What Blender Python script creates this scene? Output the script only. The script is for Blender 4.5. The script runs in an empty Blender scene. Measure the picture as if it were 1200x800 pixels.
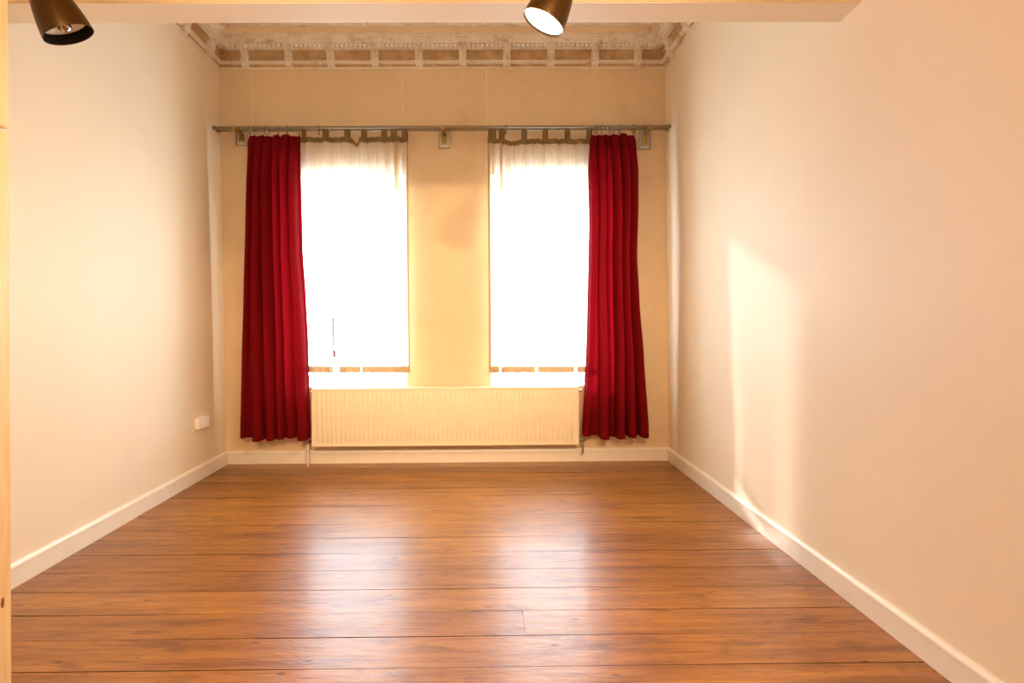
import bpy, bmesh, math, random
from mathutils import Vector, Matrix
random.seed(7)
S = bpy.context.scene
COL = S.collection
PI = math.pi

# ------------------------------------------------------------------ camera
F, YAW, PIT, ROL, CX, CY, CAMH = 641.4085, -.0091, -.0099, .0062, 573.6558, 382.026, 1.26
D, XL0, XR0, HC, AL, AR, LL, LR = 4.8847, -2.3037, 1.6463, 3.5071, .0164, -.0076, -.0082, -.0068
def rotm():
    cy, sy, cp, sp, cr, sr = math.cos(YAW), math.sin(YAW), math.cos(PIT), math.sin(PIT), math.cos(ROL), math.sin(ROL)
    return (Matrix(((cy, -sy, 0), (sy, cy, 0), (0, 0, 1))) @ Matrix(((1, 0, 0), (0, cp, -sp), (0, sp, cp)))
            @ Matrix(((cr, 0, sr), (0, 1, 0), (-sr, 0, cr))))
RM = rotm()
CAM = Vector((0, 0, CAMH))
def ray(u, v): return RM @ Vector(((u - CX) / F, 1, -(v - CY) / F))
def at(u, v, Y):
    d = ray(u, v); return CAM + d * (Y / d.y)
def xl(Y, z=0): return XL0 + LL * z + AL * (D - Y)
def xr(Y, z=0): return XR0 + LR * z + AR * (D - Y)
cd = bpy.data.cameras.new('camera'); cam = bpy.data.objects.new('camera', cd); COL.objects.link(cam)
ex, ey, ez = RM @ Vector((1, 0, 0)), RM @ Vector((0, 1, 0)), RM @ Vector((0, 0, 1))
m = Matrix.Identity(4)
for i in range(3):
    m[i][0], m[i][1], m[i][2], m[i][3] = ex[i], ez[i], -ey[i], CAM[i]
cam.matrix_world = m
cd.sensor_width = 36; cd.lens = F * 36 / 1200
cd.shift_x = (600 - CX) / 1200; cd.shift_y = (CY - 400) / 1200
cd.clip_start = .02
S.camera = cam

# ------------------------------------------------------------------ materials
def newmat(name):
    mt = bpy.data.materials.new(name); mt.use_nodes = True
    nt = mt.node_tree; b = nt.nodes['Principled BSDF']
    return mt, nt, b
def coords(nt, scale=(1, 1, 1)):
    g = nt.nodes.new('ShaderNodeNewGeometry'); mp = nt.nodes.new('ShaderNodeMapping')
    mp.inputs['Scale'].default_value = scale
    nt.links.new(g.outputs['Position'], mp.inputs['Vector']); return mp.outputs['Vector']
def noise(nt, scale, vec, detail=4, rough=.55):
    n = nt.nodes.new('ShaderNodeTexNoise'); n.inputs['Scale'].default_value = scale
    n.inputs['Detail'].default_value = detail; n.inputs['Roughness'].default_value = rough
    nt.links.new(vec, n.inputs['Vector']); return n.outputs['Fac']
def ramp(nt, fac, stops):
    r = nt.nodes.new('ShaderNodeValToRGB'); e = r.color_ramp.elements
    while len(e) < len(stops): e.new(.5)
    for q, (p, c) in zip(e, stops): q.position = p; q.color = (*c, 1)
    nt.links.new(fac, r.inputs['Fac']); return r.outputs['Color']
def bump(nt, b, h, strength, dist):
    n = nt.nodes.new('ShaderNodeBump'); n.inputs['Strength'].default_value = strength; n.inputs['Distance'].default_value = dist
    nt.links.new(h, n.inputs['Height']); nt.links.new(n.outputs['Normal'], b.inputs['Normal']); return n
def plain(name, c, rough=.5, metal=0, var=.08, nscale=9, bmp=0, bscale=120, **kw):
    mt, nt, b = newmat(name); v = coords(nt)
    lo = tuple(max(0, x * (1 - var)) for x in c); hi = tuple(min(1, x * (1 + var)) for x in c)
    nt.links.new(ramp(nt, noise(nt, nscale, v), [(.3, lo), (.7, hi)]), b.inputs['Base Color'])
    b.inputs['Roughness'].default_value = rough; b.inputs['Metallic'].default_value = metal
    if bmp: bump(nt, b, noise(nt, bscale, v), bmp, .004)
    for k, x in kw.items(): b.inputs[k.replace('_', ' ')].default_value = x
    return mt
def mathn(nt, op, a, b=None):
    n = nt.nodes.new('ShaderNodeMath'); n.operation = op
    for i, x in enumerate((a, b)):
        if x is None: continue
        if isinstance(x, (int, float)): n.inputs[i].default_value = x
        else: nt.links.new(x, n.inputs[i])
    return n.outputs[0]
def mixc(nt, f, a, b, mode='MIX'):
    n = nt.nodes.new('ShaderNodeMix'); n.data_type = 'RGBA'; n.blend_type = mode
    for k, x in ((0, f), (6, a), (7, b)):
        if isinstance(x, (int, float)): n.inputs[k].default_value = x
        elif isinstance(x, tuple): n.inputs[k].default_value = (*x, 1)
        else: nt.links.new(x, n.inputs[k])
    return n.outputs[2]

WALLC = (.84, .72, .565)
def wall_mat(name, c, stain):
    mt, nt, b = newmat(name); v = coords(nt)
    big = noise(nt, 1.3, v, 5, .6)
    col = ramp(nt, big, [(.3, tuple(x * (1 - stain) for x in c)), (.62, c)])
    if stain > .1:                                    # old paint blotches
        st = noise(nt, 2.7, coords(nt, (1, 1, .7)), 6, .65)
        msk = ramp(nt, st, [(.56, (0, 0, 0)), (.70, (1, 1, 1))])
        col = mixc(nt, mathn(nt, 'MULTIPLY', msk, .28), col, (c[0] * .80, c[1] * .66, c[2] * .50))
    nt.links.new(col, b.inputs['Base Color']); b.inputs['Roughness'].default_value = .55
    b.inputs['Specular IOR Level'].default_value = .35
    h = mathn(nt, 'ADD', noise(nt, 90, v, 3), mathn(nt, 'MULTIPLY', noise(nt, 6, v, 3), 3.0))
    bump(nt, b, h, .10, .004)
    return mt
M = {}
M['wall'] = wall_mat('cream_wall_paint', WALLC, .04)
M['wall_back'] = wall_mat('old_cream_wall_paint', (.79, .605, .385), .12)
def seam(mt, x, z0, z1, w):       # pale filler line along a wallpaper joint
    nt = mt.node_tree; b = nt.nodes['Principled BSDF']; col = b.inputs['Base Color'].links[0].from_socket
    g = nt.nodes.new('ShaderNodeNewGeometry'); sp_ = nt.nodes.new('ShaderNodeSeparateXYZ'); nt.links.new(g.outputs['Position'], sp_.inputs[0])
    wob = mathn(nt, 'MULTIPLY', mathn(nt, 'SUBTRACT', noise(nt, 4, coords(nt)), .5), .012)
    dx = mathn(nt, 'ABSOLUTE', mathn(nt, 'ADD', mathn(nt, 'SUBTRACT', sp_.outputs['X'], x), wob))
    k = mathn(nt, 'MULTIPLY', mathn(nt, 'LESS_THAN', dx, w), mathn(nt, 'MULTIPLY', mathn(nt, 'GREATER_THAN', sp_.outputs['Z'], z0), mathn(nt, 'LESS_THAN', sp_.outputs['Z'], z1)))
    k = mathn(nt, 'MULTIPLY', k, noise(nt, 9, coords(nt), 3))
    nt.links.new(mixc(nt, k, col, (.95, .84, .66)), b.inputs['Base Color'])
seam(M['wall_back'], at(570, 115, D).x, 2.6, 3.52, .0045)
seam(M['wall_back'], at(472, 125, D).x, 2.95, 3.40, .003)
seam(M['wall_back'], at(296, 125, D).x, 2.95, 3.50, .003)
M['beam'] = wall_mat('beam_paint', (.84, .71, .53), .04)
M['ceiling'] = wall_mat('ceiling_paint', (.82, .64, .43), .12)
M['trim'] = plain('white_gloss_paint', (.84, .76, .66), .3, var=.03)
M['radiator'] = plain('radiator_enamel', (.83, .72, .54), .32, var=.02)
M['white'] = plain('white_plastic', (.93, .91, .88), .3, var=.02)
M['frame'] = plain('window_frame_paint', (.85, .83, .78), .35, var=.03)
M['steel'] = plain('brushed_steel', (.30, .25, .17), .28, 1, var=.1, nscale=30)
M['chrome'] = plain('chrome', (.36, .32, .27), .15, 1, var=.05)
M['brass'] = plain('brass', (.48, .33, .13), .3, 1, var=.12)
M['bronze'] = plain('bronze_lacquer', (.085, .042, .010), .36, .7, var=.1, nscale=20)
M['dark'] = plain('dark_lacquer', (.012, .008, .005), .7, Specular_IOR_Level=.1)
M['reflector'] = plain('lamp_reflector', (.90, .84, .72), .3, var=.03)
M['hole'] = plain('socket_hole', (.06, .045, .035), .6)
M['handle'] = plain('dark_window_metal', (.16, .05, .05), .4, .3)
M['grime'] = plain('copper_pipe', (.50, .30, .17), .4, .6)
# plaster cornice: cream with worn patches
mt, nt, b = newmat('old_plaster'); v = coords(nt)
col = ramp(nt, noise(nt, 11, coords(nt, (.6, 1, 1)), 6, .7), [(.30, (.50, .37, .25)), (.44, (.80, .70, .57)), (.68, (.88, .83, .74))])
nt.links.new(col, b.inputs['Base Color']); b.inputs['Roughness'].default_value = .6
bump(nt, b, noise(nt, 70, v, 5), .6, .006); M['plaster'] = mt
M['plaster_lit'] = plain('lit_bead_plaster', (.93, .88, .79), .5, var=.06, nscale=20)  # paler bead rows: the light they catch is put into the colour
mt, nt, b = newmat('shade_brown_plaster'); v = coords(nt)  # brown tone carries the shade of the cornice recesses
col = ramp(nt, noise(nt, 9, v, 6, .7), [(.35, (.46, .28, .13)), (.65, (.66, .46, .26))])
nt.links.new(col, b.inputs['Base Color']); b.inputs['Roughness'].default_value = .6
bump(nt, b, noise(nt, 60, v, 5), .5, .005); M['plaster_shade'] = mt
# pine cupboard
mt, nt, b = newmat('pale_pine'); v = coords(nt, (14, 14, 1.1))
w = noise(nt, 3, v, 6, .6)
nt.links.new(ramp(nt, w, [(.3, (.74, .50, .23)), (.7, (.86, .66, .37))]), b.inputs['Base Color'])
b.inputs['Roughness'].default_value = .4; bump(nt, b, w, .15, .002); M['pine'] = mt
M['knot'] = plain('pine_knot', (.20, .08, .025), .5)
# floor planks
mt, nt, b = newmat('varnished_pine_boards')
att = nt.nodes.new('ShaderNodeAttribute'); att.attribute_name = 'plank'
g = nt.nodes.new('ShaderNodeNewGeometry')
sep = nt.nodes.new('ShaderNodeSeparateXYZ'); nt.links.new(g.outputs['Position'], sep.inputs[0])
cmb = nt.nodes.new('ShaderNodeCombineXYZ')
nt.links.new(mathn(nt, 'ADD', sep.outputs['X'], mathn(nt, 'MULTIPLY', att.outputs['Fac'], 37.0)), cmb.inputs['X'])
nt.links.new(sep.outputs['Y'], cmb.inputs['Y']); nt.links.new(mathn(nt, 'MULTIPLY', att.outputs['Fac'], 11.0), cmb.inputs['Z'])
P = cmb.outputs[0]
def fmap(sc):
    mp = nt.nodes.new('ShaderNodeMapping'); mp.inputs['Scale'].default_value = sc
    nt.links.new(P, mp.inputs['Vector']); return mp.outputs['Vector']
grain = noise(nt, 1.0, fmap((1.6, 22, 1)), 8, .62)
col = ramp(nt, grain, [(.28, (.10, .030, .004)), (.42, (.26, .090, .012)), (.56, (.40, .155, .022)), (.74, (.52, .235, .042))])
fine = noise(nt, 1.0, fmap((9, 160, 1)), 4, .6)
col = mixc(nt, .35, col, ramp(nt, fine, [(.3, (.22, .07, .009)), (.7, (.50, .21, .035))]))
pl = ramp(nt, att.outputs['Fac'], [(0, (.70, .66, .60)), (.5, (.92, .88, .84)), (1, (1.0, 1.0, 1.0))])
col = mixc(nt, 1.0, col, pl, 'MULTIPLY')
blot = noise(nt, 1.0, fmap((5, 12, 1)), 4, .6)
col = mixc(nt, mathn(nt, 'MULTIPLY', ramp(nt, blot, [(.55, (0, 0, 0)), (.68, (1, 1, 1))]), .6), col, (.14, .045, .010))
vo = nt.nodes.new('ShaderNodeTexVoronoi'); vo.inputs['Scale'].default_value = 1
nt.links.new(fmap((5.5, 11, 1)), vo.inputs['Vector'])
kn = ramp(nt, vo.outputs['Distance'], [(.03, (1, 1, 1)), (.13, (0, 0, 0))])
col = mixc(nt, mathn(nt, 'MULTIPLY', kn, .75), col, (.10, .035, .012))
crk = ramp(nt, noise(nt, 1.0, fmap((3.5, 75, 1)), 5, .65), [(.60, (0, 0, 0)), (.66, (1, 1, 1))])
col = mixc(nt, mathn(nt, 'MULTIPLY', crk, .55), col, (.085, .026, .006))
spk = ramp(nt, noise(nt, 1.0, fmap((26, 60, 1)), 3, .6), [(.66, (0, 0, 0)), (.71, (1, 1, 1))])
col = mixc(nt, mathn(nt, 'MULTIPLY', spk, .6), col, (.06, .022, .008))
nt.links.new(col, b.inputs['Base Color'])
rr = nt.nodes.new('ShaderNodeMapRange'); rr.inputs[3].default_value = .24; rr.inputs[4].default_value = .46
nt.links.new(noise(nt, 1.0, fmap((4, 18, 1)), 6), rr.inputs[0]); nt.links.new(rr.outputs[0], b.inputs['Roughness'])
b.inputs['Specular IOR Level'].default_value = .42
b.inputs['Coat Weight'].default_value = .15; b.inputs['Coat Roughness'].default_value = .16
h = mathn(nt, 'ADD', mathn(nt, 'MULTIPLY', noise(nt, 1, fmap((9, 28, 1)), 5), 1.6), mathn(nt, 'ADD', mathn(nt, 'MULTIPLY', fine, .5), mathn(nt, 'MULTIPLY', noise(nt, 1, fmap((30, 45, 1)), 3, .6), .45)))
h = mathn(nt, 'SUBTRACT', h, mathn(nt, 'MULTIPLY', kn, .8))
bump(nt, b, h, .42, .006); M['floor'] = mt
M['gap'] = plain('floor_gap', (.05, .02, .008), .8)
# cloth
def cloth(name, c, transp, transl, weave=900, streak=0, sheen=0, rough=.9):
    mt = bpy.data.materials.new(name); mt.use_nodes = True; nt = mt.node_tree
    b = nt.nodes['Principled BSDF']; out = nt.nodes['Material Output']
    v = coords(nt)
    cc = ramp(nt, noise(nt, 60, coords(nt, (1, 1, .15)), 4), [(.3, tuple(x * .86 for x in c)), (.7, c)])
    nt.links.new(cc, b.inputs['Base Color']); b.inputs['Roughness'].default_value = rough
    b.inputs['Sheen Weight'].default_value = sheen; b.inputs['Sheen Roughness'].default_value = .35
    b.inputs['Sheen Tint'].default_value = (min(1, c[0] * 1.6), c[1] + .05, c[2] + .05, 1)
    b.inputs['Specular IOR Level'].default_value = .15
    bump(nt, b, noise(nt, weave, v, 2), .3, .002)
    tl = nt.nodes.new('ShaderNodeBsdfTranslucent'); nt.links.new(cc, tl.inputs['Color'])
    mx = nt.nodes.new('ShaderNodeMixShader'); mx.inputs[0].default_value = transl
    nt.links.new(b.outputs[0], mx.inputs[1]); nt.links.new(tl.outputs[0], mx.inputs[2]); last = mx
    if transp:
        tp = nt.nodes.new('ShaderNodeBsdfTransparent'); m2 = nt.nodes.new('ShaderNodeMixShader')
        m2.inputs[0].default_value = transp
        nt.links.new(mx.outputs[0], m2.inputs[1]); nt.links.new(tp.outputs[0], m2.inputs[2]); last = m2
    nt.links.new(last.outputs[0], out.inputs['Surface']); return mt
M['red'] = cloth('red_velvet', (.22, .002, .0055), 0, .32, sheen=.05, weave=500)
M['sheer'] = cloth('cream_voile', (.87, .76, .60), .38, .55)
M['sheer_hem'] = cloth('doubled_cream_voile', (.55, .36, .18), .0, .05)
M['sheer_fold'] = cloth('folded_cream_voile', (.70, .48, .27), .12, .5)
M['sheer_band'] = cloth('taupe_header_cloth', (.30, .20, .095), .0, .12)
# glass
mt = bpy.data.materials.new('window_glass'); mt.use_nodes = True; nt = mt.node_tree
nt.nodes.remove(nt.nodes['Principled BSDF'])
tp = nt.nodes.new('ShaderNodeBsdfTransparent'); tp.inputs[0].default_value = (.95, .97, .96, 1)
gl = nt.nodes.new('ShaderNodeBsdfGlossy'); gl.inputs['Roughness'].default_value = .02
mx = nt.nodes.new('ShaderNodeMixShader')
mx.inputs[0].default_value = .05; nt.links.new(tp.outputs[0], mx.inputs[1]); nt.links.new(gl.outputs[0], mx.inputs[2])
nt.links.new(mx.outputs[0], nt.nodes['Material Output'].inputs['Surface']); M['glass'] = mt
def emit(name, c, s):
    mt, nt, b = newmat(name); b.inputs['Base Color'].default_value = (*c, 1)
    b.inputs['Emission Color'].default_value = (*c, 1); b.inputs['Emission Strength'].default_value = s; return mt
M['bulb_on'] = emit('lit_bulb', (1, .86, .62), 40)
M['reflector_on'] = emit('lit_lamp_diffuser', (1, .85, .60), 14)

# ------------------------------------------------------------------ mesh helpers
class MB:
    def __init__(s): s.bm = bmesh.new()
    def box(s, x0, y0, z0, x1, y1, z1, M4=None, bev=0):
        r = bmesh.ops.create_cube(s.bm, size=1)
        for q in r['verts']:
            q.co = Vector(((q.co.x + .5) * (x1 - x0) + x0, (q.co.y + .5) * (y1 - y0) + y0, (q.co.z + .5) * (z1 - z0) + z0))
            if M4: q.co = M4 @ q.co
        if bev:
            ed = list({e for q in r['verts'] for e in q.link_edges})
            bmesh.ops.bevel(s.bm, geom=ed, offset=bev, segments=2, affect='EDGES', profile=.6)
        return s
    def hexa(s, p):            # eight corners: bottom 0-3, top 4-7
        v = [s.bm.verts.new(q) for q in p]
        for f in ((3, 2, 1, 0), (4, 5, 6, 7), (0, 1, 5, 4), (1, 2, 6, 5), (2, 3, 7, 6), (3, 0, 4, 7)): s.bm.faces.new([v[i] for i in f])
        return s
    def prism(s, a, b):        # two matching polygons
        va = [s.bm.verts.new(q) for q in a]; vb = [s.bm.verts.new(q) for q in b]; n = len(a)
        s.bm.faces.new(va); s.bm.faces.new(vb[::-1])
        for i in range(n): s.bm.faces.new((va[i], vb[i], vb[(i + 1) % n], va[(i + 1) % n]))
        return s
    def tube(s, pts, r, n=12, cap=True):
        pts = [Vector(p) for p in pts]; rings = []; up = None
        rs = r if isinstance(r, (list, tuple)) else [r] * len(pts)
        for i, p in enumerate(pts):
            t = (pts[min(i + 1, len(pts) - 1)] - pts[max(i - 1, 0)]).normalized()
            if up is None: up = t.orthogonal().normalized()
            up = (up - t * up.dot(t)).normalized(); w = t.cross(up)
            rings.append([s.bm.verts.new(p + rs[i] * (math.cos(k * 2 * PI / n) * up + math.sin(k * 2 * PI / n) * w)) for k in range(n)])
        for a, b in zip(rings, rings[1:]):
            for k in range(n): s.bm.faces.new((a[k], a[(k + 1) % n], b[(k + 1) % n], b[k]))
        if cap: s.bm.faces.new(rings[0][::-1]); s.bm.faces.new(rings[-1])
        return s
    def lathe(s, prof, M4, n=40):   # prof (r, z)
        rings = []
        for r, z in prof:
            if r < 1e-6: rings.append([s.bm.verts.new(M4 @ Vector((0, 0, z)))])
            else: rings.append([s.bm.verts.new(M4 @ Vector((r * math.cos(k * 2 * PI / n), r * math.sin(k * 2 * PI / n), z))) for k in range(n)])
        for a, b in zip(rings, rings[1:]):
            for k in range(n):
                k2 = (k + 1) % n
                if len(a) == 1: s.bm.faces.new((a[0], b[k], b[k2]))
                elif len(b) == 1: s.bm.faces.new((a[k2], a[k], b[0]))
                else: s.bm.faces.new((a[k2], a[k], b[k], b[k2]))
        return s
    def torus(s, c, ax, R, r, n=28, k=8):
        ax = Vector(ax).normalized(); u = ax.orthogonal().normalized(); w = ax.cross(u); c = Vector(c); rings = []
        for i in range(n):
            a = i * 2 * PI / n; d = math.cos(a) * u + math.sin(a) * w
            rings.append([s.bm.verts.new(c + d * (R + r * math.cos(j * 2 * PI / k)) + ax * r * math.sin(j * 2 * PI / k)) for j in range(k)])
        for i in range(n):
            a, b = rings[i], rings[(i + 1) % n]
            for j in range(k): s.bm.faces.new((a[j], b[j], b[(j + 1) % k], a[(j + 1) % k]))
        return s
    def ball(s, c, r, sc=(1, 1, 1), seg=10):
        q = bmesh.ops.create_uvsphere(s.bm, u_segments=seg, v_segments=max(5, seg * 2 // 3), radius=r)
        for v in q['verts']: v.co = Vector((v.co.x * sc[0], v.co.y * sc[1], v.co.z * sc[2])) + Vector(c)
        return s
    def grid(s, fn, nu, nv):
        V = [[s.bm.verts.new(fn(i / nu, j / nv)) for i in range(nu + 1)] for j in range(nv + 1)]
        for j in range(nv):
            for i in range(nu): s.bm.faces.new((V[j][i], V[j][i + 1], V[j + 1][i + 1], V[j + 1][i]))
        return s
    def build(s, name, mat, parent=None, smooth=False, org=None, **props):
        bmesh.ops.recalc_face_normals(s.bm, faces=s.bm.faces)
        me = bpy.data.meshes.new(name); 
        if org is not None and parent is None: bmesh.ops.translate(s.bm, verts=s.bm.verts, vec=-Vector(org))
        elif parent is not None and parent.type: 
            bmesh.ops.translate(s.bm, verts=s.bm.verts, vec=-wloc(parent))
        s.bm.to_mesh(me); s.bm.free()
        me.materials.append(mat)
        if smooth:
            for p in me.polygons: p.use_smooth = True
        o = bpy.data.objects.new(name, me); COL.objects.link(o)
        if parent is not None: o.parent = parent
        elif org is not None: o.location = org
        for k, x in props.items(): o[k] = x
        return o
def wloc(o):
    p = Vector(o.location)
    while o.parent: o = o.parent; p += Vector(o.location)
    return p
def smooth_angle(o, deg=35):
    for p in o.data.polygons: p.use_smooth = True
    bm = bmesh.new(); bm.from_mesh(o.data)
    for e in bm.edges:
        if len(e.link_faces) == 2 and e.calc_face_angle(0) > math.radians(deg): e.smooth = False
    bm.to_mesh(o.data); bm.free(); return o
def empty(name, loc, label, cat, group=None):
    o = bpy.data.objects.new(name, None); COL.objects.link(o); o.location = loc; o.empty_display_size = .1
    o['label'] = label; o['category'] = cat
    if group: o['group'] = group
    return o
def st(o): o['kind'] = 'structure'; return o
def dup(root, loc, rz=0, label=None, group=None):
    r = root.copy(); COL.objects.link(r); r.location = loc; r.rotation_euler = (0, 0, rz)
    if label: r['label'] = label
    if group: r['group'] = group
    for ch in list(root.children):
        c = ch.copy(); COL.objects.link(c); c.parent = r
        for g_ in ch.children:
            d = g_.copy(); COL.objects.link(d); d.parent = c
    return r

# ------------------------------------------------------------------ room shell
YF = -2.2                      # wall behind the camera
CZ = 3.905                     # ceiling
T = .25
# windows (x range, z range) measured on the back wall plane
W1 = (at(335, 320, D).x, at(476, 320, D).x); W2 = (at(574, 320, D).x, at(721, 320, D).x)
WZ0 = at(526, 452, D).z; WZ1 = at(526, 205, D).z
REV = .20
mb = MB()
xa, xb = xl(D, 0) - .3, xr(D, 0) + .3
Y2 = D + .32
for (x0, x1, z0, z1) in ((xa, W1[0], -.1, CZ + .1), (W1[1], W2[0], -.1, CZ + .1), (W2[1], xb, -.1, CZ + .1),
                         (W1[0], W1[1], -.1, WZ0), (W1[0], W1[1], WZ1, CZ + .1), (W2[0], W2[1], -.1, WZ0), (W2[0], W2[1], WZ1, CZ + .1)):
    mb.box(x0, D, z0, x1, Y2, z1)
bmesh.ops.remove_doubles(mb.bm, verts=mb.bm.verts, dist=1e-5)
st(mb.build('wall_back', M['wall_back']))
def side(name, fx, out):
    mb = MB(); pts = []
    for z in (-.1, CZ + .1):
        pts += [(fx(YF - .1, z), YF - .1, z), (fx(D, z), D, z), (fx(D, z) + out, D, z), (fx(YF - .1, z) + out, YF - .1, z)]
    mb.hexa(pts); return st(mb.build(name, M['wall']))
side('wall_left', xl, -T); side('wall_right', xr, T)
st(MB().box(xl(YF) - .3, YF - T, -.1, xr(YF) + .3, YF, CZ + .1).build('wall_front', M['wall']))
st(MB().box(xl(YF) - .4, YF - .2, CZ, xr(D) + .4, D + .3, CZ + .15).build('ceiling', M['ceiling']))
# header beam across the room
p0, p1 = at(988, 26.5, 2.474), at(1014, 2, 2.33)
BY0, BY1, BZ = 2.325, 2.474, 2.598
mb = MB()
mb.hexa([(xl(BY0, BZ), BY0, BZ + .006), (xr(BY0, BZ), BY0, BZ + .006), (xr(BY1, BZ), BY1, BZ - .002), (xl(BY1, BZ), BY1, BZ - .002),
         (xl(BY0, CZ), BY0, CZ), (xr(BY0, CZ), BY0, CZ), (xr(BY1, CZ), BY1, CZ), (xl(BY1, CZ), BY1, CZ)])
bmesh.ops.bevel(mb.bm, geom=[e for e in mb.bm.edges if max(v.co.z for v in e.verts) < BZ + .1 and abs(e.verts[0].co.x - e.verts[1].co.x) > 1], offset=.006, segments=2, affect='EDGES')
st(mb.build('trim_1', M['beam']))

# floor boards, long side across the view
lines = [1.98, 2.178, 2.365, 2.566, 2.767, 2.972, 3.186, 3.392, 3.568, 3.735, 3.938, 4.120, 4.31, 4.51, 4.71, 4.90]
while lines[0] > YF: lines.insert(0, lines[0] - .2)
bm = bmesh.new(); plv = []
lay = bm.faces.layers.float.new('plank')
rnd = random.Random(3)
for y0, y1 in zip(lines, lines[1:]):
    cuts = [xl(YF) - .35, xr(D) + .35]
    gp = .0011 + .0010 * rnd.random()
    if rnd.random() < .10: cuts.insert(1, rnd.uniform(-1.6, 1.2))
    for x0, x1 in zip(cuts, cuts[1:]):
        pid = rnd.random(); nu, nv = 60, 4
        tl, cup = rnd.uniform(-.0005, .0005), rnd.uniform(-.0001, .0003)
        V = []
        for j in range(nv + 1):
            row = []
            for i in range(nu + 1):
                s_ = j / nv * 2 - 1
                x = x0 + .0008 + (x1 - x0 - .0016) * i / nu
                z = tl * s_ - cup * (1 - s_ * s_) + .0007 * math.sin(x * 2.3 + pid * 20)
                row.append(bm.verts.new((x, y0 + gp + (y1 - y0 - 2 * gp) * j / nv, z)))
            V.append(row)
        for j in range(nv):
            for i in range(nu):
                f = bm.faces.new((V[j][i], V[j][i + 1], V[j + 1][i + 1], V[j + 1][i])); f[lay] = pid; f.smooth = True
        # edges going down into the joint
        for row, sg in ((V[0], 0), (V[-1], 1)):
            up_ = [bm.verts.new(q.co) for q in row]; low = [bm.verts.new((q.co.x, q.co.y, -.02)) for q in row]
            for i in range(nu):
                q = (up_[i], low[i], low[i + 1], up_[i + 1]); f = bm.faces.new(q if sg == 0 else q[::-1]); f[lay] = pid; f.material_index = 1
# underside slab
r = bmesh.ops.create_cube(bm, size=1)
for q in r['verts']:
    q.co = Vector((q.co.x * 4.9 - .33, (q.co.y + .5) * (D + .05 - YF) + YF, q.co.z * .08 - .055))
for f in {f for q in r['verts'] for f in q.link_faces}: f.material_index = 1
me = bpy.data.meshes.new('floor'); bm.to_mesh(me); bm.free(); me.materials.append(M['floor']); me.materials.append(M['gap'])
fl = bpy.data.objects.new('floor', me); COL.objects.link(fl); st(fl)

# baseboards
BH = .117
prof = [(0, 0), (.018, 0), (.018, BH - .028), (.021, BH - .026), (.022, BH - .016), (.018, BH - .008), (.010, BH - .001), (0, BH)]
a = [(xl(D, z) + d, D - d, z) for d, z in prof]; b_ = [(xr(D, z) - d, D - d, z) for d, z in prof]
st(smooth_angle(MB().prism(a, b_).build('baseboard_back', M['trim'])))
a2 = [(xl(YF, z) + d, YF, z) for d, z in prof]; st(smooth_angle(MB().prism(a2, a).build('baseboard_left', M['trim'])))
b2 = [(xr(YF, z) - d, YF, z) for d, z in prof]; st(smooth_angle(MB().prism(b_, b2).build('baseboard_right', M['trim'])))

# ------------------------------------------------------------------ plaster cornice
Z0 = HC - .012
def dz(z): return z
cprof = [(0, Z0), (.012, Z0), (.017, Z0 + .006), (.014, Z0 + .013), (.011, Z0 + .015), (.012, Z0 + .038), (.034, Z0 + .042), (.044, Z0 + .048), (.044, Z0 + .058), (.030, Z0 + .062), (.014, Z0 + .064), (.012, Z0 + .098)]
for k in range(1, 7):                             # cove
    t = k / 6 * PI / 2; cprof.append((.012 + .046 * (1 - math.cos(t)), Z0 + .098 + .048 * math.sin(t)))
cprof += [(.062, Z0 + .148), (.062, Z0 + .172), (.116, Z0 + .174), (.119, Z0 + .182), (.126, Z0 + .186), (.132, Z0 + .205), (.144, Z0 + .218), (.150, Z0 + .222), (.152, Z0 + .240), (.158, Z0 + .244),
          (.166, Z0 + .288), (.182, Z0 + .292), (.186, Z0 + .300), (.182, Z0 + .316), (.200, Z0 + .322), (.212, Z0 + .330), (.225, Z0 + .350), (.26, Z0 + .372), (.275, CZ), (0, CZ)]
YB = BY1
def cornice(kind, prof):
    L = [(xl(D, z) + d, D - d, z) for d, z in prof]; R = [(xr(D, z) - d, D - d, z) for d, z in prof]
    if kind == 'back': return L, R
    if kind == 'left': return [(xl(YB, z) + d, YB, z) for d, z in prof], L
    return R, [(xr(YB, z) - d, YB, z) for d, z in prof]
trims = {}
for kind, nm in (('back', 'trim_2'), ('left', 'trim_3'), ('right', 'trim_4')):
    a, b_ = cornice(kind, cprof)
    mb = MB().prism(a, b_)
    o = mb.build(nm, M['plaster']); o.data.materials.append(M['plaster_shade'])
    # shade in the cove and frieze recesses is put into the colour
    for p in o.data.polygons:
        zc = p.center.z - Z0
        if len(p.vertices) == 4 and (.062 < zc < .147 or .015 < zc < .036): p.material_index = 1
    o.data.materials.append(M['ceiling'])
    for p in o.data.polygons:
        if len(p.vertices) == 4 and .238 < p.center.z - Z0 < .288: p.material_index = 2
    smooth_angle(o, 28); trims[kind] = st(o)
def frame_at(kind, s):
    """matrix: local x along the wall, y away from the wall, z up, at distance s along it"""
    if kind == 'back': return Matrix(((1, 0, 0, s), (0, -1, 0, D), (0, 0, 1, 0), (0, 0, 0, 1)))
    if kind == 'left': return Matrix(((0, 1, 0, xl(s, 3.6)), (1, 0, 0, s), (0, 0, 1, 0), (0, 0, 0, 1)))
    return Matrix(((0, -1, 0, xr(s, 3.6)), (1, 0, 0, s), (0, 0, 1, 0), (0, 0, 0, 1)))
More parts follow.
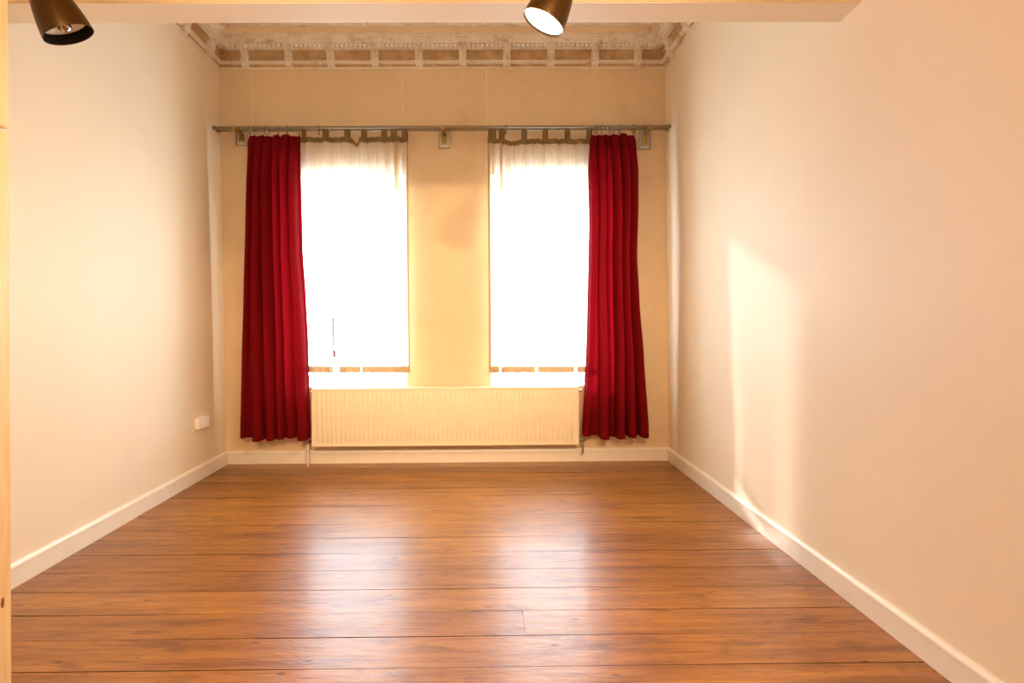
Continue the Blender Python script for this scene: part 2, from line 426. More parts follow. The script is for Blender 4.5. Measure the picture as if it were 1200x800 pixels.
def bracket(kind, s):
    T4 = frame_at(kind, s); mb = MB(); w = .032
    side_p = [(.008, Z0 + .016), (.036, Z0 + .020), (.046, Z0 + .036), (.050, Z0 + .066), (.047, Z0 + .090), (.052, Z0 + .112), (.066, Z0 + .130), (.088, Z0 + .142), (.106, Z0 + .150), (.118, Z0 + .164), (.120, Z0 + .182), (.112, Z0 + .200), (.02, Z0 + .200)]
    mb.prism([T4 @ Vector((-w, d, z)) for d, z in side_p], [T4 @ Vector((w, d, z)) for d, z in side_p])
    for k in range(4):                         # acanthus leaf lobes on the face
        mb.ball(T4 @ Vector((0, (.054, .054, .066, .090)[k], Z0 + (.070, .096, .120, .138)[k])), .018, (1.1, .9, 1.0), 8)
    for q in range(6):
        a = q * PI / 3 + .4; mb.ball(T4 @ Vector((.022 * math.cos(a), .116, Z0 + .166 + .020 * math.sin(a))), .0135, (1, 1, 1), 8)
    mb.ball(T4 @ Vector((0, .114, Z0 + .168)), .010, (1, 1, 1), 8)
    for x in (-.022, 0, .022): mb.ball(T4 @ Vector((x, .020, Z0 + .012)), .010, (1, 1, 1), 8)
    for sx in (-1, 1):                         # side volutes
        c = T4 @ Vector((sx * w, .088, Z0 + .172)); mb.torus(c, T4.to_3x3() @ Vector((1, 0, 0)), .017, .005, 14, 6)
    o = mb.build('scroll_bracket', M['plaster'], trims[kind]); smooth_angle(o, 40)
    mb = MB(); mb.box(-.044, .03, Z0 + .199, .044, .140, Z0 + .212, T4).box(-.052, .03, Z0 + .212, .052, .158, Z0 + .226, T4).box(-.058, .03, Z0 + .226, .058, .172, Z0 + .236, T4)
    mb.build('bracket_cap', M['plaster'], trims[kind])
for px in (284, 336, 385.8, 438, 490.2, 542, 594, 646.2, 698.4, 749): bracket('back', at(px, 60, D - .08).x)
for k in range(6):
    bracket('left', D - .22 - .39 * k); bracket('right', D - .22 - .39 * k)
for kind, (s0, s1) in (('back', (xl(D, 3.6) + .09, xr(D, 3.6) - .09)), ('left', (YB + .02, D - .09)), ('right', (YB + .02, D - .09))):
    mb = MB(); n = int((s1 - s0) / .039)
    for i in range(n + 1):
        T4 = frame_at(kind, s0 + (s1 - s0) * i / n)
        mb.box(-.0140, .056, Z0 + .145, .0140, .104, Z0 + .172, T4, .005)
    smooth_angle(mb.build('dentil_row', M['plaster_lit'], trims[kind]), 40)
# bead row on the upper moulding
for kind, (s0, s1) in (('back', (xl(D, 3.6) + .19, xr(D, 3.6) - .19)), ('left', (YB + .02, D - .19)), ('right', (YB + .02, D - .19))):
    mb = MB(); n = int((s1 - s0) / .026)
    for i in range(n + 1):
        T4 = frame_at(kind, s0 + (s1 - s0) * i / n); mb.ball(T4 @ Vector((0, .186, Z0 + .303)), .011, (1, 1, 1), 6)
    smooth_angle(mb.build('bead_row', M['plaster_lit'], trims[kind]), 60)

# ------------------------------------------------------------------ windows
def window(n, x0, x1):
    z0, z1 = WZ0, WZ1; y0, y1 = D + REV, D + REV + .07
    mb = MB(); t = .05
    for b4 in ((x0, y0, z0, x0 + t, y1, z1), (x1 - t, y0, z0, x1, y1, z1), (x0 + t, y0, z0, x1 - t, y1, z0 + t), (x0 + t, y0, z1 - t, x1 - t, y1, z1)): mb.box(*b4, bev=.004)
    fr = st(mb.build('window_%d' % n, M['frame'])); fr.data.update()
    for (a, b, c, d) in ((x0 + t, x1 - t, z0 + t, z1 - t),):
        mb = MB(); s = .032
        for b4 in ((a, y0 + .015, c, a + s, y1 - .012, d), (b - s, y0 + .015, c, b, y1 - .012, d), (a + s, y0 + .015, c, b - s, y1 - .012, c + s), (a + s, y0 + .015, d - s, b - s, y1 - .012, d)): mb.box(*b4, bev=.003)
        sash = mb.build('sash', M['frame'], fr)
        MB().box(a + s - .004, y0 + .034, c + s - .004, b - s + .004, y0 + .038, d - s + .004).build('pane', M['glass'], sash)
    MB().box(x0 + .002, D - .022, z0 - .022, x1 - .002, y0 + .004, z0 + .004, bev=.006).build('window_sill', M['frame'], fr)
    return fr
w1 = window(1, *W1); w2 = window(2, *W2)
hc = at(391.5, 412, D + .10)                       # espagnolette rod and dark grip in the left window
mb = MB().tube([at(390.5, 372, D + .17), at(390.7, 418, D + .17)], .010, 8)
hd = mb.build('window_handle', M['handle'], w1); hd['label'] = 'dark window handle'
c = at(391.8, 414, D + .165)
MB().box(c.x - .018, c.y - .03, c.z - .035, c.x + .018, c.y + .01, c.z + .03, bev=.006).build('handle_grip', M['handle'], w1)

# ------------------------------------------------------------------ radiator
RY = D - .165                                      # front face
rl, rt = at(365, 488, RY), at(678, 453.5, RY)
x0, x1, z1, z0 = rl.x, rt.x, rt.z, at(520, 522, RY).z
rad = empty('radiator', (0.5 * (x0 + x1), RY + .06, z0), 'long cream ribbed panel radiator on the back wall below the two windows', 'radiator')
mb = MB(); n = int((x1 - x0 - .08) / .0395); prof = []
pitch = (x1 - x0 - .08) / n
def rad_front(u, v): pass
# pressed panel: flat rim, vertical ribs that stop short of the top and bottom
xs = [x0 + .012]; ys = [0]; 
for i in range(n):
    c = x0 + .04 + pitch * (i + .5)
    for o_, d_ in ((-.46, 0), (-.30, .0), (-.18, 1), (.18, 1), (.30, 0), (.46, 0)): xs.append(c + o_ * pitch); ys.append(d_)
xs.append(x1 - .012); ys.append(0)
zs = [(z0 + .012, 0), (z0 + .036, 0), (z0 + .048, 1), (z1 - .058, 1), (z1 - .044, 0), (z1 - .012, 0)]
V = [[mb.bm.verts.new((x, RY - .007 * d_ * e_ + .004, z)) for x, d_ in zip(xs, ys)] for z, e_ in zs]
for j in range(len(zs) - 1):
    for i in range(len(xs) - 1): mb.bm.faces.new((V[j][i], V[j][i + 1], V[j + 1][i + 1], V[j + 1][i]))
mb.box(x0, RY + .002, z0, x1, RY + .014, z0 + .012).box(x0, RY + .002, z1 - .012, x1, RY + .014, z1).box(x0, RY + .002, z0 + .012, x0 + .012, RY + .014, z1 - .012).box(x1 - .012, RY + .002, z0 + .012, x1, RY + .014, z1 - .012)
smooth_angle(mb.build('front_panel', M['radiator'], rad), 60)
MB().box(x0 + .01, RY + .10, z0 + .005, x1 - .01, RY + .115, z1 - .005, bev=.004).build('rear_panel', M['radiator'], rad)
mb = MB()
for i in range(60):
    xx = x0 + .05 + (x1 - x0 - .1) * i / 59; mb.box(xx - .004, RY + .018, z1 - .014, xx + .004, RY + .10, z1 - .004)
mb.box(x0 + .004, RY + .012, z1 - .006, x1 - .004, RY + .022, z1 + .003).box(x0 + .004, RY + .094, z1 - .006, x1 - .004, RY + .112, z1 + .003)
mb.box(x0 + .01, RY + .05, z1 - .012, x1 - .01, RY + .058, z1 - .002)
mb.build('top_grille', M['radiator'], rad)
for sx in (x0, x1): MB().box(sx - .004, RY + .010, z0 + .006, sx + .004, RY + .112, z1 - .003, bev=.003).build('side_panel', M['radiator'], rad)
for k in range(2):
    xx = x0 + (x1 - x0) * (.2, .8)[k]; MB().box(xx - .02, RY + .112, z0 + .03, xx + .02, D - .0015, z1 - .05).build('wall_bracket', M['radiator'], rad)
yv = RY + .06
MB().tube([(x0 - .004, yv, z1 - .035), (x0 - .022, yv, z1 - .035)], .008, 10).build('bleed_valve', M['chrome'], rad)
o = MB().tube([(x1 + .002, yv, z1 - .035), (x1 + .014, yv, z1 - .035), (x1 + .0145, yv, z1 - .035), (x1 + .04, yv, z1 - .035)], [.007, .007, .013, .013], 10).build('end_plug', M['grime'], rad)
# left valve with pipe to the floor
zv = z0 + .035
mb = MB().tube([(x0, yv, zv), (x0 - .055, yv, zv)], .009, 10).tube([(x0 - .052, yv, zv - .02), (x0 - .052, yv, zv + .022)], .015, 12).tube([(x0 - .065, yv, zv), (x0 - .085, yv, zv)], .013, 12)
smooth_angle(mb.build('lockshield_valve', M['chrome'], rad), 40)
MB().tube([(x0 - .052, yv, zv - .02), (x0 - .052, yv, 0)], .008, 10).build('pipe', M['trim'], rad)
MB().tube([(x0 - .095, D - .028, zv - .05), (x0 - .095, D - .028, .0)], .007, 10).build('pipe', M['trim'], rad)
mb = MB().tube([(x1, yv, zv + .01), (x1 + .05, yv, zv + .01)], .009, 10).tube([(x1 + .045, yv, zv - .02), (x1 + .045, yv, zv + .03)], .014, 12).tube([(x1 + .03, yv, zv + .01), (x1 + .028, yv - .03, zv + .01)], .014, 12)
smooth_angle(mb.build('radiator_valve', M['chrome'], rad), 40)
MB().tube([(x1 + .045, yv, zv - .02), (x1 + .045, yv, .10), (x1 + .045, D - .02, .06)], .007, 10).build('pipe', M['chrome'], rad)

# ------------------------------------------------------------------ curtain rods
DF, DB = .150, .085                                # distance of the front and back rod from the wall
RZ = at(520, 152, D - DB).z
def rod(name, d, pxa, pxb, label):
    Y = D - d; a, b_ = at(pxa, 150, Y).x, at(pxb, 150, Y).x
    a = max(a, xl(Y, RZ) + .006); b_ = min(b_, xr(Y, RZ) - .006)
    e = empty(name, ((a + b_) / 2, Y, RZ), label, 'curtain rod')
    MB().tube([(a, Y, RZ), (b_, Y, RZ)], .0115, 16).build('pole', M['steel'], e, smooth=False)
    smooth_angle(e.children[0])
    for x, s_ in ((a, 1), (b_, -1)):
        q = MB().tube([(x, Y, RZ), (x + s_ * .004, Y, RZ), (x + s_ * .0045, Y, RZ), (x + s_ * .028, Y, RZ), (x + s_ * .029, Y, RZ)], [.0145, .0165, .0165, .0165, .012], 16).build('end_cap', M['steel'], e); smooth_angle(q)
    return e
rod('curtain_rod', DF, 249, 789, 'front metal curtain rod carrying the ringed red curtains')
rod('curtain_rod', DB, 253, 787, 'rear metal curtain rod threaded through the tabs of the sheer curtains')
def rodbracket(px, pz0, pz1, label):
    c = at(px, (pz0 + pz1) / 2, D - .015); zt, zb = at(px, pz0, D - .02).z, at(px, pz1, D - .02).z
    e = empty('curtain_bracket', (c.x, D, zb), label, 'curtain rod bracket', 'curtain rod brackets')
    w = .048; mb = MB()
    mb.hexa([(c.x - w, D, zb), (c.x + w, D, zb), (c.x + w, D - .026, zb), (c.x - w, D - .026, zb), (c.x - w, D, zt), (c.x + w, D, zt), (c.x + w, D - .026, zt), (c.x - w, D - .026, zt)])
    f = [f for f in mb.bm.faces if f.normal.y < -.9 or abs(f.calc_center_median().y - (D - .026)) < 1e-4]
    r = bmesh.ops.inset_region(mb.bm, faces=f, thickness=.014, depth=0)
    for fc in f:
        for v_ in fc.verts: v_.co.y += .016
    mb.build('wall_block', M['trim'], e)
    mb = MB().box(c.x - .024, D - .029, zb + .034, c.x + .024, D - .010, RZ - .012)
    mb.box(c.x - .014, D - DF - .012, RZ - .024, c.x + .014, D - .02, RZ - .0125)
    for d in (DF, DB):
        mb.box(c.x - .014, D - d - .019, RZ - .020, c.x + .014, D - d - .0125, RZ + .010).box(c.x - .014, D - d + .0125, RZ - .020, c.x + .014, D - d + .019, RZ + .010)
    mb.box(c.x - .026, D - .06, RZ + .014, c.x + .022, D - .02, RZ + .022)
    mb.build('bracket_arm', M['brass'], e)
    MB().tube([(c.x, D - .031, zb + .055), (c.x, D - .034, zb + .055)], .006, 10).build('screw', M['dark'], e)
    MB().tube([(c.x + .004, D - .031, RZ - .03), (c.x + .004, D - .034, RZ - .03)], .005, 10).build('screw', M['dark'], e)
rodbracket(283.5, 150, 170, 'white wall block with metal rod bracket left of the left red curtain')
rodbracket(520.5, 148, 173.5, 'white wall block with metal rod bracket midway between the two windows')
rodbracket(755.5, 150, 174.5, 'white wall block with metal rod bracket right of the right red curtain')

# ------------------------------------------------------------------ red curtains
def interp(tab, t):
    if t <= tab[0][0]: return tab[0][1]
    for (a, x), (b_, y) in zip(tab, tab[1:]):
        if t <= b_:
            s = (t - a) / (b_ - a); s = s * s * (3 - 2 * s) * .5 + s * .5; return x + (y - x) * s
    return tab[-1][1]
def red_curtain(label, Lt, Rt, top, bot, folds, hooks, sag):
    """Lt, Rt: (picture y, picture x) outlines; folds: (centre at top, centre at hem, width, depth top, depth hem)"""
    Y0 = D - DF
    ztop = at(0.5 * (hooks[0] + hooks[-1]), top, Y0).z; zbot = at(320, bot, Y0).z
    rowY = lambda v: top + (bot - top) * v
    def fn(u, v):
        yy = rowY(v)
        xa = at(interp(Lt, yy), yy, Y0).x; xb = at(interp(Rt, yy), yy, Y0).x
        d = 0; xo = 0
        for k, (c0, c1, w, a0, a1) in enumerate(folds):
            c = c0 + (c1 - c0) * v + .012 * math.sin(5 * v + k * 1.9); a = a0 + (a1 - a0) * v; t = (u - c) / w
            e = math.exp(-t * t); d += 1.75 * a * e; xo += .85 * a * t * e
        d += .004 * math.sin(31 * u + 4 * v) + .003 * math.sin(53 * u - 6 * v + 1) * (1 - .5 * v)
        edge = min(u, 1 - u); k_ = min(1, edge / .05)
        d *= .35 + .65 * k_; xo *= k_
        x = xa + (xb - xa) * u + xo
        # top edge hangs between the hooks
        z = ztop + (zbot - ztop) * v
        hk = [(h - hooks[0]) / (hooks[-1] - hooks[0]) for h in hooks]
        nd = min(abs(u - h) for h in hk)
        z -= sag * min(1, nd / .07) ** 1.3 * max(0, 1 - v * 7)
        z += .006 * math.sin(9 * u + 1) * v ** 4 - .10 * d * v ** 3 * 1.2
        Yd = Y0 + .02 - d * min(1, .35 + v * 4)
        return Vector((x, Yd, z))
    root = empty('red_curtain', fn(.5, .0), label, 'curtain', 'red velvet curtains')
    mb = MB().grid(fn, 150, 90)
    o = mb.build('curtain_panel', M['red'], root, smooth=True)
    mb = MB().grid(lambda u, v: fn(u, .925 + .0752 * v) - Vector((0, .0032, .0006)), 150, 8)
    o = mb.build('hem', M['red'], root, smooth=True)
    mb = MB().grid(lambda u, v: fn(u, .052 * v) - Vector((0, .0030, -.0008)), 150, 6)
    o = mb.build('heading_tape', M['red'], root, smooth=True)
    return root, fn
hookL = [297, 303, 311, 326, 336.5, 350.5]
rcL, fnL = red_curtain('long dark red curtain hanging left of the left window',
    [(157, 292), (164, 289.5), (200, 288.5), (260, 287), (340, 284.5), (420, 282.5), (513, 281)],
    [(157, 351), (200, 351.5), (230, 352.5), (290, 354), (350, 358), (400, 360.5), (450, 361.5), (513, 363.5)], 157.5, 513,
    [(.05, .04, .04, .030, .030), (.19, .27, .045, .045, .060), (.37, .44, .045, .050, .045), (.53, .60, .035, .030, .035), (.70, .73, .05, .050, .025), (.88, .90, .045, .045, .060)], hookL, .018)
hookR = [697.5, 705, 712, 719.5, 729.5, 741.5]
rcR, fnR = red_curtain('long dark red curtain hanging right of the right window',
    [(157, 694), (165, 691.5), (200, 689.5), (260, 690.5), (300, 690), (360, 688.5), (420, 687), (450, 685.5), (513, 682)],
    [(157, 743.5), (165, 746), (200, 749), (240, 749), (300, 747.5), (350, 750), (420, 755), (513, 761)], 156.5, 513.5,
    [(.08, .08, .035, .040, .030), (.25, .31, .038, .050, .065), (.40, .44, .030, .030, .015), (.56, .57, .040, .055, .060), (.73, .73, .042, .055, .055), (.91, .90, .045, .040, .050)], hookR, .016)

# curtain rings: one prototype, then copies along the front rod
def make_ring(loc, label, group):
    e = empty('curtain_ring', loc, label, 'curtain ring', group)
    x, y, z = loc
    smooth_angle(MB().torus((x, y, z - .0085), (1, 0, 0), .0225, .0034).build('ring', M['chrome'], e), 80)
    mb = MB().torus((x, y, z - .0350), (0, 1, 0), .0060, .0022, 14, 6)
    mb.box(x - .0065, y - .0055, z - .062, x + .0065, y + .0055, z - .040, bev=.002).tube([(x, y - .006, z - .046), (x, y + .006, z - .046)], .0035, 8)
    smooth_angle(mb.build('clip', M['chrome'], e), 40)
    return e
YR = D - DF
proto = None
def ring(px, label, group, rz):
    global proto
    loc = (at(px, 150, YR).x, YR, RZ)
    if proto is None: proto = make_ring(loc, label, group); proto.rotation_euler.z = rz
    else: dup(proto, loc, rz, label, group)
gl_ = 'rings of the left red curtain'; gr_ = 'rings of the right red curtain'
rr_ = random.Random(11)
for px in hookL + [292.5, 314]: ring(px, 'small metal clip ring bunched above the left red curtain', gl_, rr_.uniform(-.5, .5))
for px in hookR + [699.8, 715, 725.5, 744]: ring(px, 'small metal clip ring bunched above the right red curtain', gr_, rr_.uniform(-.4, .4))
ring(271, 'spare metal ring alone at the left end of the rod beside the left wall', 'spare rings', .5)
ring(755, 'spare metal ring at the right end of the rod by the right wall block', 'spare rings', .2)
ring(592.5, 'single loose metal ring over the left part of the right sheer curtain', 'spare rings', .8)
ring(373.5, 'single loose metal ring over the left part of the left sheer curtain', 'spare rings', -.1)

# ------------------------------------------------------------------ sheer curtains
def sheer(label, Lt, Rt, ytop, ybot, tabs, slits, folds, sagx):
    Y0 = D - DB
    root = empty('sheer_curtain', at(.5 * (Lt[0][1] + Rt[0][1]), ytop, Y0), label, 'sheer curtain', 'cream sheer curtains')
    def pt(px, v):
        yy = ytop + (ybot - ytop) * v
        xa, xb = interp(Lt, yy), interp(Rt, yy)
        u = px; x_ = xa + (xb - xa) * u
        p = at(x_, yy, Y0)
        d = .006 * math.sin(46 * u + 2 * v) + .005 * math.sin(83 * u + 1 - 3 * v) + .0025 * math.sin(171 * u)
        for c0, c1, w, a in folds:
            t = (u - (c0 + (c1 - c0) * v)) / w; d += a * math.exp(-t * t)
        d *= 1 + .5 * max(0, 1 - v * 3)
        if v < .12:
            for c, w, a in sagx: p.z -= a * math.exp(-((x_ - c) / w) ** 2) * (1 - v / .12)
        return Vector((p.x, Y0 - d, p.z))
    edges = [0] + [s[0] for s in slits] + [1]
    def panel(i, va, vb, off=0, nu=None, nv=60, top_only=False):
        a, b_ = edges[i], edges[i + 1]
        def fn(u, v):
            vv = va + (vb - va) * v; ga = gb = 0
            op = max(0, (vv - .30) / .70) ** .7
            if i > 0: ga = slits[i - 1][1] * op
            if i < len(edges) - 2: gb = slits[i][1] * op
            q = (a + ga * .5) + (b_ - gb * .5 - a - ga * .5) * u
            return pt(q, vv) - Vector((0, off, 0))
        return fn, max(4, int(150 * (b_ - a)))
    mb = MB()
    for i in range(len(edges) - 1):
        fn, nu = panel(i, .02, .975); mb.grid(fn, nu, 60)
    mb.build('voile', M['sheer'], root, smooth=True)
    mb = MB()
    for i in range(len(edges) - 1):
        fn, nu = panel(i, .972, 1.0); mb.grid(fn, nu, 3)
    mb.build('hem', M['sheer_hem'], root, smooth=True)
    mb = MB()
    mb.grid(lambda u, v: pt(u, -.002 + .022 * v) - Vector((0, .001, 0)), 150, 3)
    o = mb.build('header_band', M['sheer_band'], root, smooth=True)
    md = o.modifiers.new('t', 'SOLIDIFY'); md.thickness = .002
    for (ta, tb) in tabs:
        xa, xb = at(ta, 158, Y0).x, at(tb, 158, Y0).x
        # loop over the rod
        yy = ytop + 3; zb = pt((0.5 * (ta + tb) - Lt[0][1]) / (Rt[0][1] - Lt[0][1]), .012)
        prof = [(Y0 - .014 + (zb.y - Y0) * .5, zb.z - .004)]
        prof += [(Y0 - .0160, RZ - .01)] + [(Y0 - .0160 * math.cos(a * PI / 6), RZ + .0160 * math.sin(a * PI / 6)) for a in range(0, 7)] + [(Y0 + .0155, RZ - .02), (Y0 + .006, zb.z - .004)]
        mb = MB()
        for (p, q), (r_, s_) in zip(prof, prof[1:]):
            vs = [mb.bm.verts.new(c) for c in ((xa, p, q), (xb, p, q), (xb, r_, s_), (xa, r_, s_))]; mb.bm.faces.new(vs)
        bmesh.ops.remove_doubles(mb.bm, verts=mb.bm.verts, dist=1e-5)
        o = mb.build('tab', M['sheer_band'], root, smooth=True)
        md = o.modifiers.new('t', 'SOLIDIFY'); md.thickness = .0018
    return root, pt, mb
def border(root, pt, u0, u1, va=.02, vb=.985, mk='sheer_hem'):
    mb = MB().grid(lambda u, v: pt(u0 + (u1 - u0) * u, va + (vb - va) * v) - Vector((0, .0015, 0)), 6, 60)
    mb.build('side_border', M[mk], root, smooth=True)
sl, ptl, _ = sheer('cream sheer tab curtain over the left window',
    [(161, 340), (437, 352)], [(161, 478.5), (300, 479), (437, 480.5)], 161.5, 436.5,
    [(354, 358.5), (378.7, 385), (404, 410.5), (423.5, 430), (447, 453.5), (458, 465), (471, 478)],
    [(.325, .05), (.56, .006)], [(.905, .90, .02, .03), (.60, .575, .012, .02), (.30, .28, .02, .015), (.75, .76, .02, .012)], [(418, 4, .05)])
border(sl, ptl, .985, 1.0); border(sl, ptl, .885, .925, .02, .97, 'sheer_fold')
sr_, ptr, _ = sheer('cream sheer tab curtain over the right window',
    [(161, 571.5), (437, 573)], [(161, 700), (437, 700)], 163.5, 436.5,
    [(572, 581.5), (584.5, 591.5), (611, 617.5), (636, 642), (662, 668), (687.5, 694)],
    [(.105, .010), (.44, .022), (.80, .022)], [(.03, .03, .02, .02), (.11, .115, .018, .03), (.40, .38, .012, .012), (.62, .63, .015, .015)], [(600, 10, .018)])
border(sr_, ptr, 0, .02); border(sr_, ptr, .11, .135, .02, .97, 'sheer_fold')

# ------------------------------------------------------------------ double socket on the left wall
yc0, yc1 = 4.235, 4.410
def onleft(u, v):
    d = ray(u, v); t = (XL0 + AL * D) / (d.x + AL * d.y); p = CAM + d * t; return p
A, B = onleft(228.5, 495.5), onleft(240.5, 494)
ya, yb = A.y, B.y; zc = .5 * (A.z + B.z); xw = xl(.5 * (ya + yb), zc); hz = .042
so = empty('wall_socket', (xw, .5 * (ya + yb), zc), 'white surface mounted double socket low on the left wall near the corner', 'socket')
MB().box(xw - .004, ya, zc - hz, xw + .030, yb, zc + hz, bev=.006).build('back_box', M['white'], so)
MB().box(xw + .028, ya - .001, zc - hz - .001, xw + .038, yb + .001, zc + hz + .001, bev=.004).build('cover_plate', M['white'], so)
for k in (.27, .73):
    yy = ya + (yb - ya) * k; Mx = Matrix(((0, 0, 1, xw + .038), (1, 0, 0, yy), (0, 1, 0, zc), (0, 0, 0, 1)))
    q = MB().lathe([(.027, .0), (.027, .002), (.022, .002), (.020, -.007), (0, -.007)], Mx, 24).build('socket_outlet', M['white'], so)
    MB().tube([(xw + .0305, yy - .0095, zc), (xw + .0335, yy - .0095, zc)], .0075, 10).tube([(xw + .0305, yy + .0095, zc), (xw + .0335, yy + .0095, zc)], .0075, 10).build('pin_holes', M['hole'], q)

# ------------------------------------------------------------------ pine cupboard at the left edge of the picture
CYE = 1.80                                         # its far end
pe, pb = at(10.3, 60, CYE), at(14, 760, CYE)
xf = .5 * (pe.x + pb.x) - .002
cb = empty('cupboard', (xl(1.3) + .3, 1.3, 0), 'tall pale pine cupboard standing against the left wall at the picture edge', 'cupboard')
Xw = max(xl(.8), xl(2.2))+.012 + .012; zs_ = at(10, 155, CYE).z
lean = (pe.x - pb.x) / (pe.z - pb.z)
def fx(z): return pb.x + (z - pb.z) * lean
def slab(xo0, xo1, y0, y1, z0, z1):
    mb = MB(); mb.hexa([(fx(z0) + xo0, y0, z0), (fx(z0) + xo1, y0, z0), (fx(z0) + xo1, y1, z0), (fx(z0) + xo0, y1, z0), (fx(z1) + xo0, y0, z1), (fx(z1) + xo1, y0, z1), (fx(z1) + xo1, y1, z1), (fx(z1) + xo0, y1, z1)])
    bmesh.ops.bevel(mb.bm, geom=list(mb.bm.edges), offset=.003, segments=2, affect='EDGES'); return mb
mb = MB(); mb.hexa([(Xw, 0.8, 0), (fx(0) - .024, 0.8, 0), (fx(0) - .024, CYE - .002, 0), (Xw, CYE - .002, 0), (Xw, 0.8, 2.84), (fx(2.84) - .024, 0.8, 2.84), (fx(2.84) - .024, CYE - .002, 2.84), (Xw, CYE - .002, 2.84)])
mb.build('carcass', M['pine'], cb)
dl = slab(-.022, 0, 0.804, CYE, .03, zs_ - .003).build('lower_door', M['pine'], cb)
slab(-.022, 0, 0.804, CYE, zs_ + .011, 2.83).build('upper_door', M['pine'], cb)
kp = at(0.5, 705, CYE - .03)
MB().ball((fx(kp.z) - .001, CYE - .034, kp.z), .016, (.12, .5, 1.3), 12).build('knot', M['knot'], dl)
MB().tube([(fx(1.05) , 0.86, 1.05), (fx(1.05) + .012, 0.86, 1.05), (fx(1.05) + .013, 0.86, 1.05), (fx(1.05) + .028, 0.86, 1.05)], [.006, .006, .014, .012], 12).build('knob', M['brass'], dl)

# ------------------------------------------------------------------ spotlights on the beam
def spotlight(label, c, nrm, R, lit):
    c = Vector(c); nrm = Vector(nrm).normalized()
    q = Vector((0, 0, 1)).rotation_difference(-nrm)            # local +z goes back into the lamp
    T4 = Matrix.Translation(c) @ q.to_matrix().to_4x4()
    Lh = 2.6 * R
    e = empty('spotlight', c, label, 'spotlight', 'bronze spotlights')
    out = [(1.0, 0), (1.0, .05), (.985, .25), (.95, .55), (.90, .85), (.83, 1.2), (.74, 1.55), (.62, 1.9), (.46, 2.2), (.26, 2.42), (0, 2.52)]
    inn = [(0, 2.40), (.24, 2.32), (.44, 2.1), (.59, 1.82), (.71, 1.5), (.80, 1.15), (.87, .82), (.93, .52), (.965, .25), (.982, .02), (1.0, 0)]
    mb = MB().lathe([(r * R, z * R) for r, z in inn], T4, 64).lathe([(r * R, z * R) for r, z in out], T4, 64)
    bmesh.ops.remove_doubles(mb.bm, verts=mb.bm.verts, dist=1e-5)
    sh = mb.build('lamp_shade', M['bronze'], e); sh.data.materials.append(M['dark'])
    iv = T4.inverted()
    for p in sh.data.polygons:
        l = iv @ (p.center + c); rad = math.hypot(l.x, l.y) / R
        zz = l.z / R; ro = interp([(0, 1.0), (.25, .985), (.55, .95), (.85, .90), (1.2, .83), (1.55, .74), (1.9, .62), (2.2, .46), (2.42, .26), (2.52, 0)], zz)
        if rad < ro - .012 and zz > .03: p.material_index = 1
    smooth_angle(sh, 60)
    z0 = .44 if not lit else .10
    mb = MB().lathe([(.925 * R * (1 if not lit else 1.02), z0 * R), (.80 * R, (z0 + .02) * R), (.62 * R, (z0 + .16) * R), (.40 * R, (z0 + .34) * R), (.30 * R, (z0 + .40) * R), (0, (z0 + .42) * R)], T4, 48)
    mb.build('reflector', M['reflector_on'] if lit else M['reflector'], e, smooth=True)
    mb = MB().lathe([(0, (z0 - .30) * R), (.14 * R, (z0 - .27) * R), (.25 * R, (z0 - .15) * R), (.28 * R, (z0 + .02) * R), (.24 * R, (z0 + .25) * R), (.12 * R, (z0 + .41) * R)], T4, 32)
    mb.build('bulb', M['bulb_on'] if lit else M['chrome'], e, smooth=True)
    back = T4 @ Vector((0, 0, 2.50 * R)); mount = Vector((back.x, BY0, back.z + .16))
    pts = [back, back - nrm * .03, Vector((back.x - nrm.x * .05, (back.y + BY0) / 2 - .03, back.z + .12)), mount - Vector((0, .10, 0)), mount]
    MB().tube(pts, .009, 12).build('arm', M['bronze'], e, smooth=True)
    MB().tube([mount, mount - Vector((0, .02, 0)), mount - Vector((0, .024, 0))], [.045, .045, .035], 28).build('mounting_plate', M['bronze'], e)
    return e, T4, z0
s1 = spotlight('unlit bronze cup spotlight at the top left of the picture', (-1.531, 2.05, 2.326), (.357, .236, -.904), .0844, False)
s2 = spotlight('lit bronze cup spotlight shining in front of the beam near the middle', (.225, 2.05, 2.368), (-.451, .058, -.891), .0818, True)

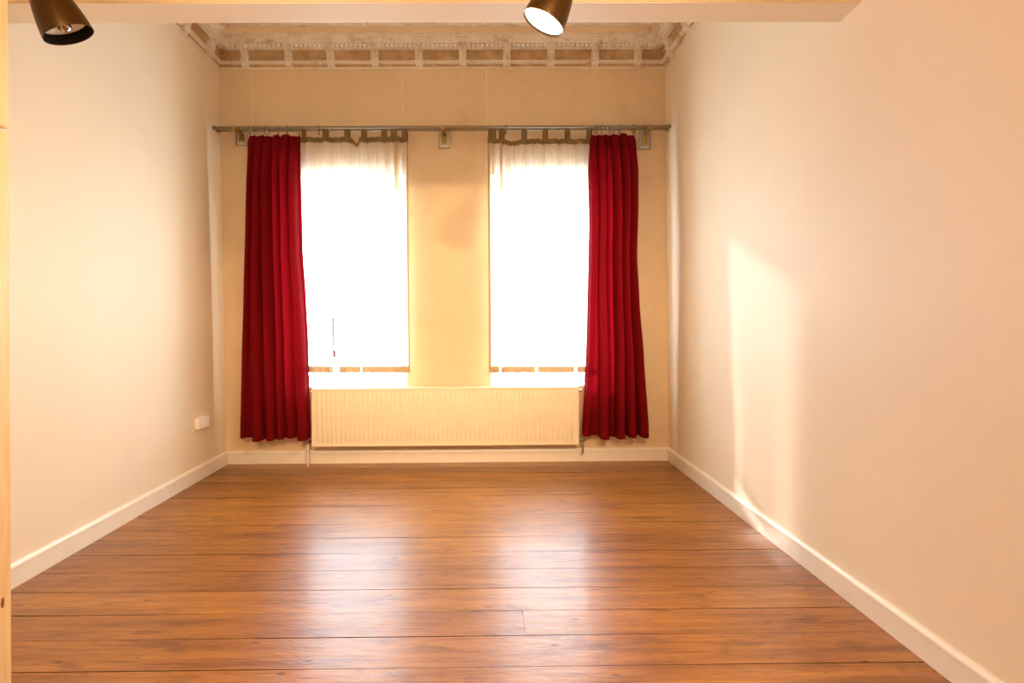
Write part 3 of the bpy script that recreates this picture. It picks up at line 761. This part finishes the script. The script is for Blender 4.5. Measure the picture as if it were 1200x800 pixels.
# ------------------------------------------------------------------ light
W = bpy.data.worlds.new('sky'); S.world = W; W.use_nodes = True
bg = W.node_tree.nodes['Background']; bg.inputs[0].default_value = (.66, .82, 1.0, 1); bg.inputs[1].default_value = 22.0
def light(name, kind, loc, energy, color, **kw):
    l = bpy.data.lights.new(name, kind); l.energy = energy; l.color = color
    for k, x in kw.items(): setattr(l, k, x)
    o = bpy.data.objects.new(name, l); COL.objects.link(o); o.location = loc; return o
elev = math.radians(21); hx, hy = .542, -.840
sd = Vector((hx * math.cos(elev), hy * math.cos(elev), -math.sin(elev)))
sun = light('sun', 'SUN', (-6, 12, 6), 4.2, (1, .98, .95), angle=math.radians(2.6))
sun.rotation_euler = sd.to_track_quat('-Z', 'Y').to_euler()
for i, (a, b_) in enumerate((W1, W2)):
    pz = (WZ0 + WZ1) / 2
    p = light('window_daylight', 'AREA', ((a + b_) / 2, D + .31, pz), 1, (1, 1, 1), shape='RECTANGLE', size=b_ - a, size_y=WZ1 - WZ0)
    p.rotation_euler = Vector((0, -1, 0)).to_track_quat('-Z', 'Z').to_euler(); p.data.cycles.is_portal = True
WARM = (1, .71, .41)
n2 = Vector((-.451, .058, -.891)).normalized()
sp = light('spotlight_beam', 'SPOT', Vector((.225, 2.05, 2.368)) + n2 * .012, 110, WARM, spot_size=math.radians(150), spot_blend=.8, shadow_soft_size=.05)
sp.rotation_euler = n2.to_track_quat('-Z', 'Y').to_euler()
# unseen warm fill lights, added behind the camera for the near half
for loc, e in (((-.7, -.3, 2.35), 24), ((.75, -.5, 2.35), 38)):
    light('fill_light', 'POINT', loc, e, WARM, shadow_soft_size=.20)

# two unseen fill spots, added to brighten the lower window wall
for loc, tgt in (((-.8, -.6, 2.75), (-.75, D, 1.0)), ((.7, -.6, 2.75), (.2, D, 1.0))):
    o = light('fill_spot', 'SPOT', loc, 420, WARM, spot_size=math.radians(44), spot_blend=1.0, shadow_soft_size=.06)
    o.rotation_euler = (Vector(tgt) - Vector(loc)).to_track_quat('-Z', 'Y').to_euler()

S.view_settings.view_transform = 'Standard'; S.view_settings.look = 'None'
S.view_settings.gamma = 1; S.view_settings.use_curve_mapping = False
S.view_settings.exposure = 0.2
S.cycles.use_denoising = True
S.cycles.max_bounces = 10; S.cycles.diffuse_bounces = 6; S.cycles.transparent_max_bounces = 16
S.cycles.sample_clamp_indirect = 12
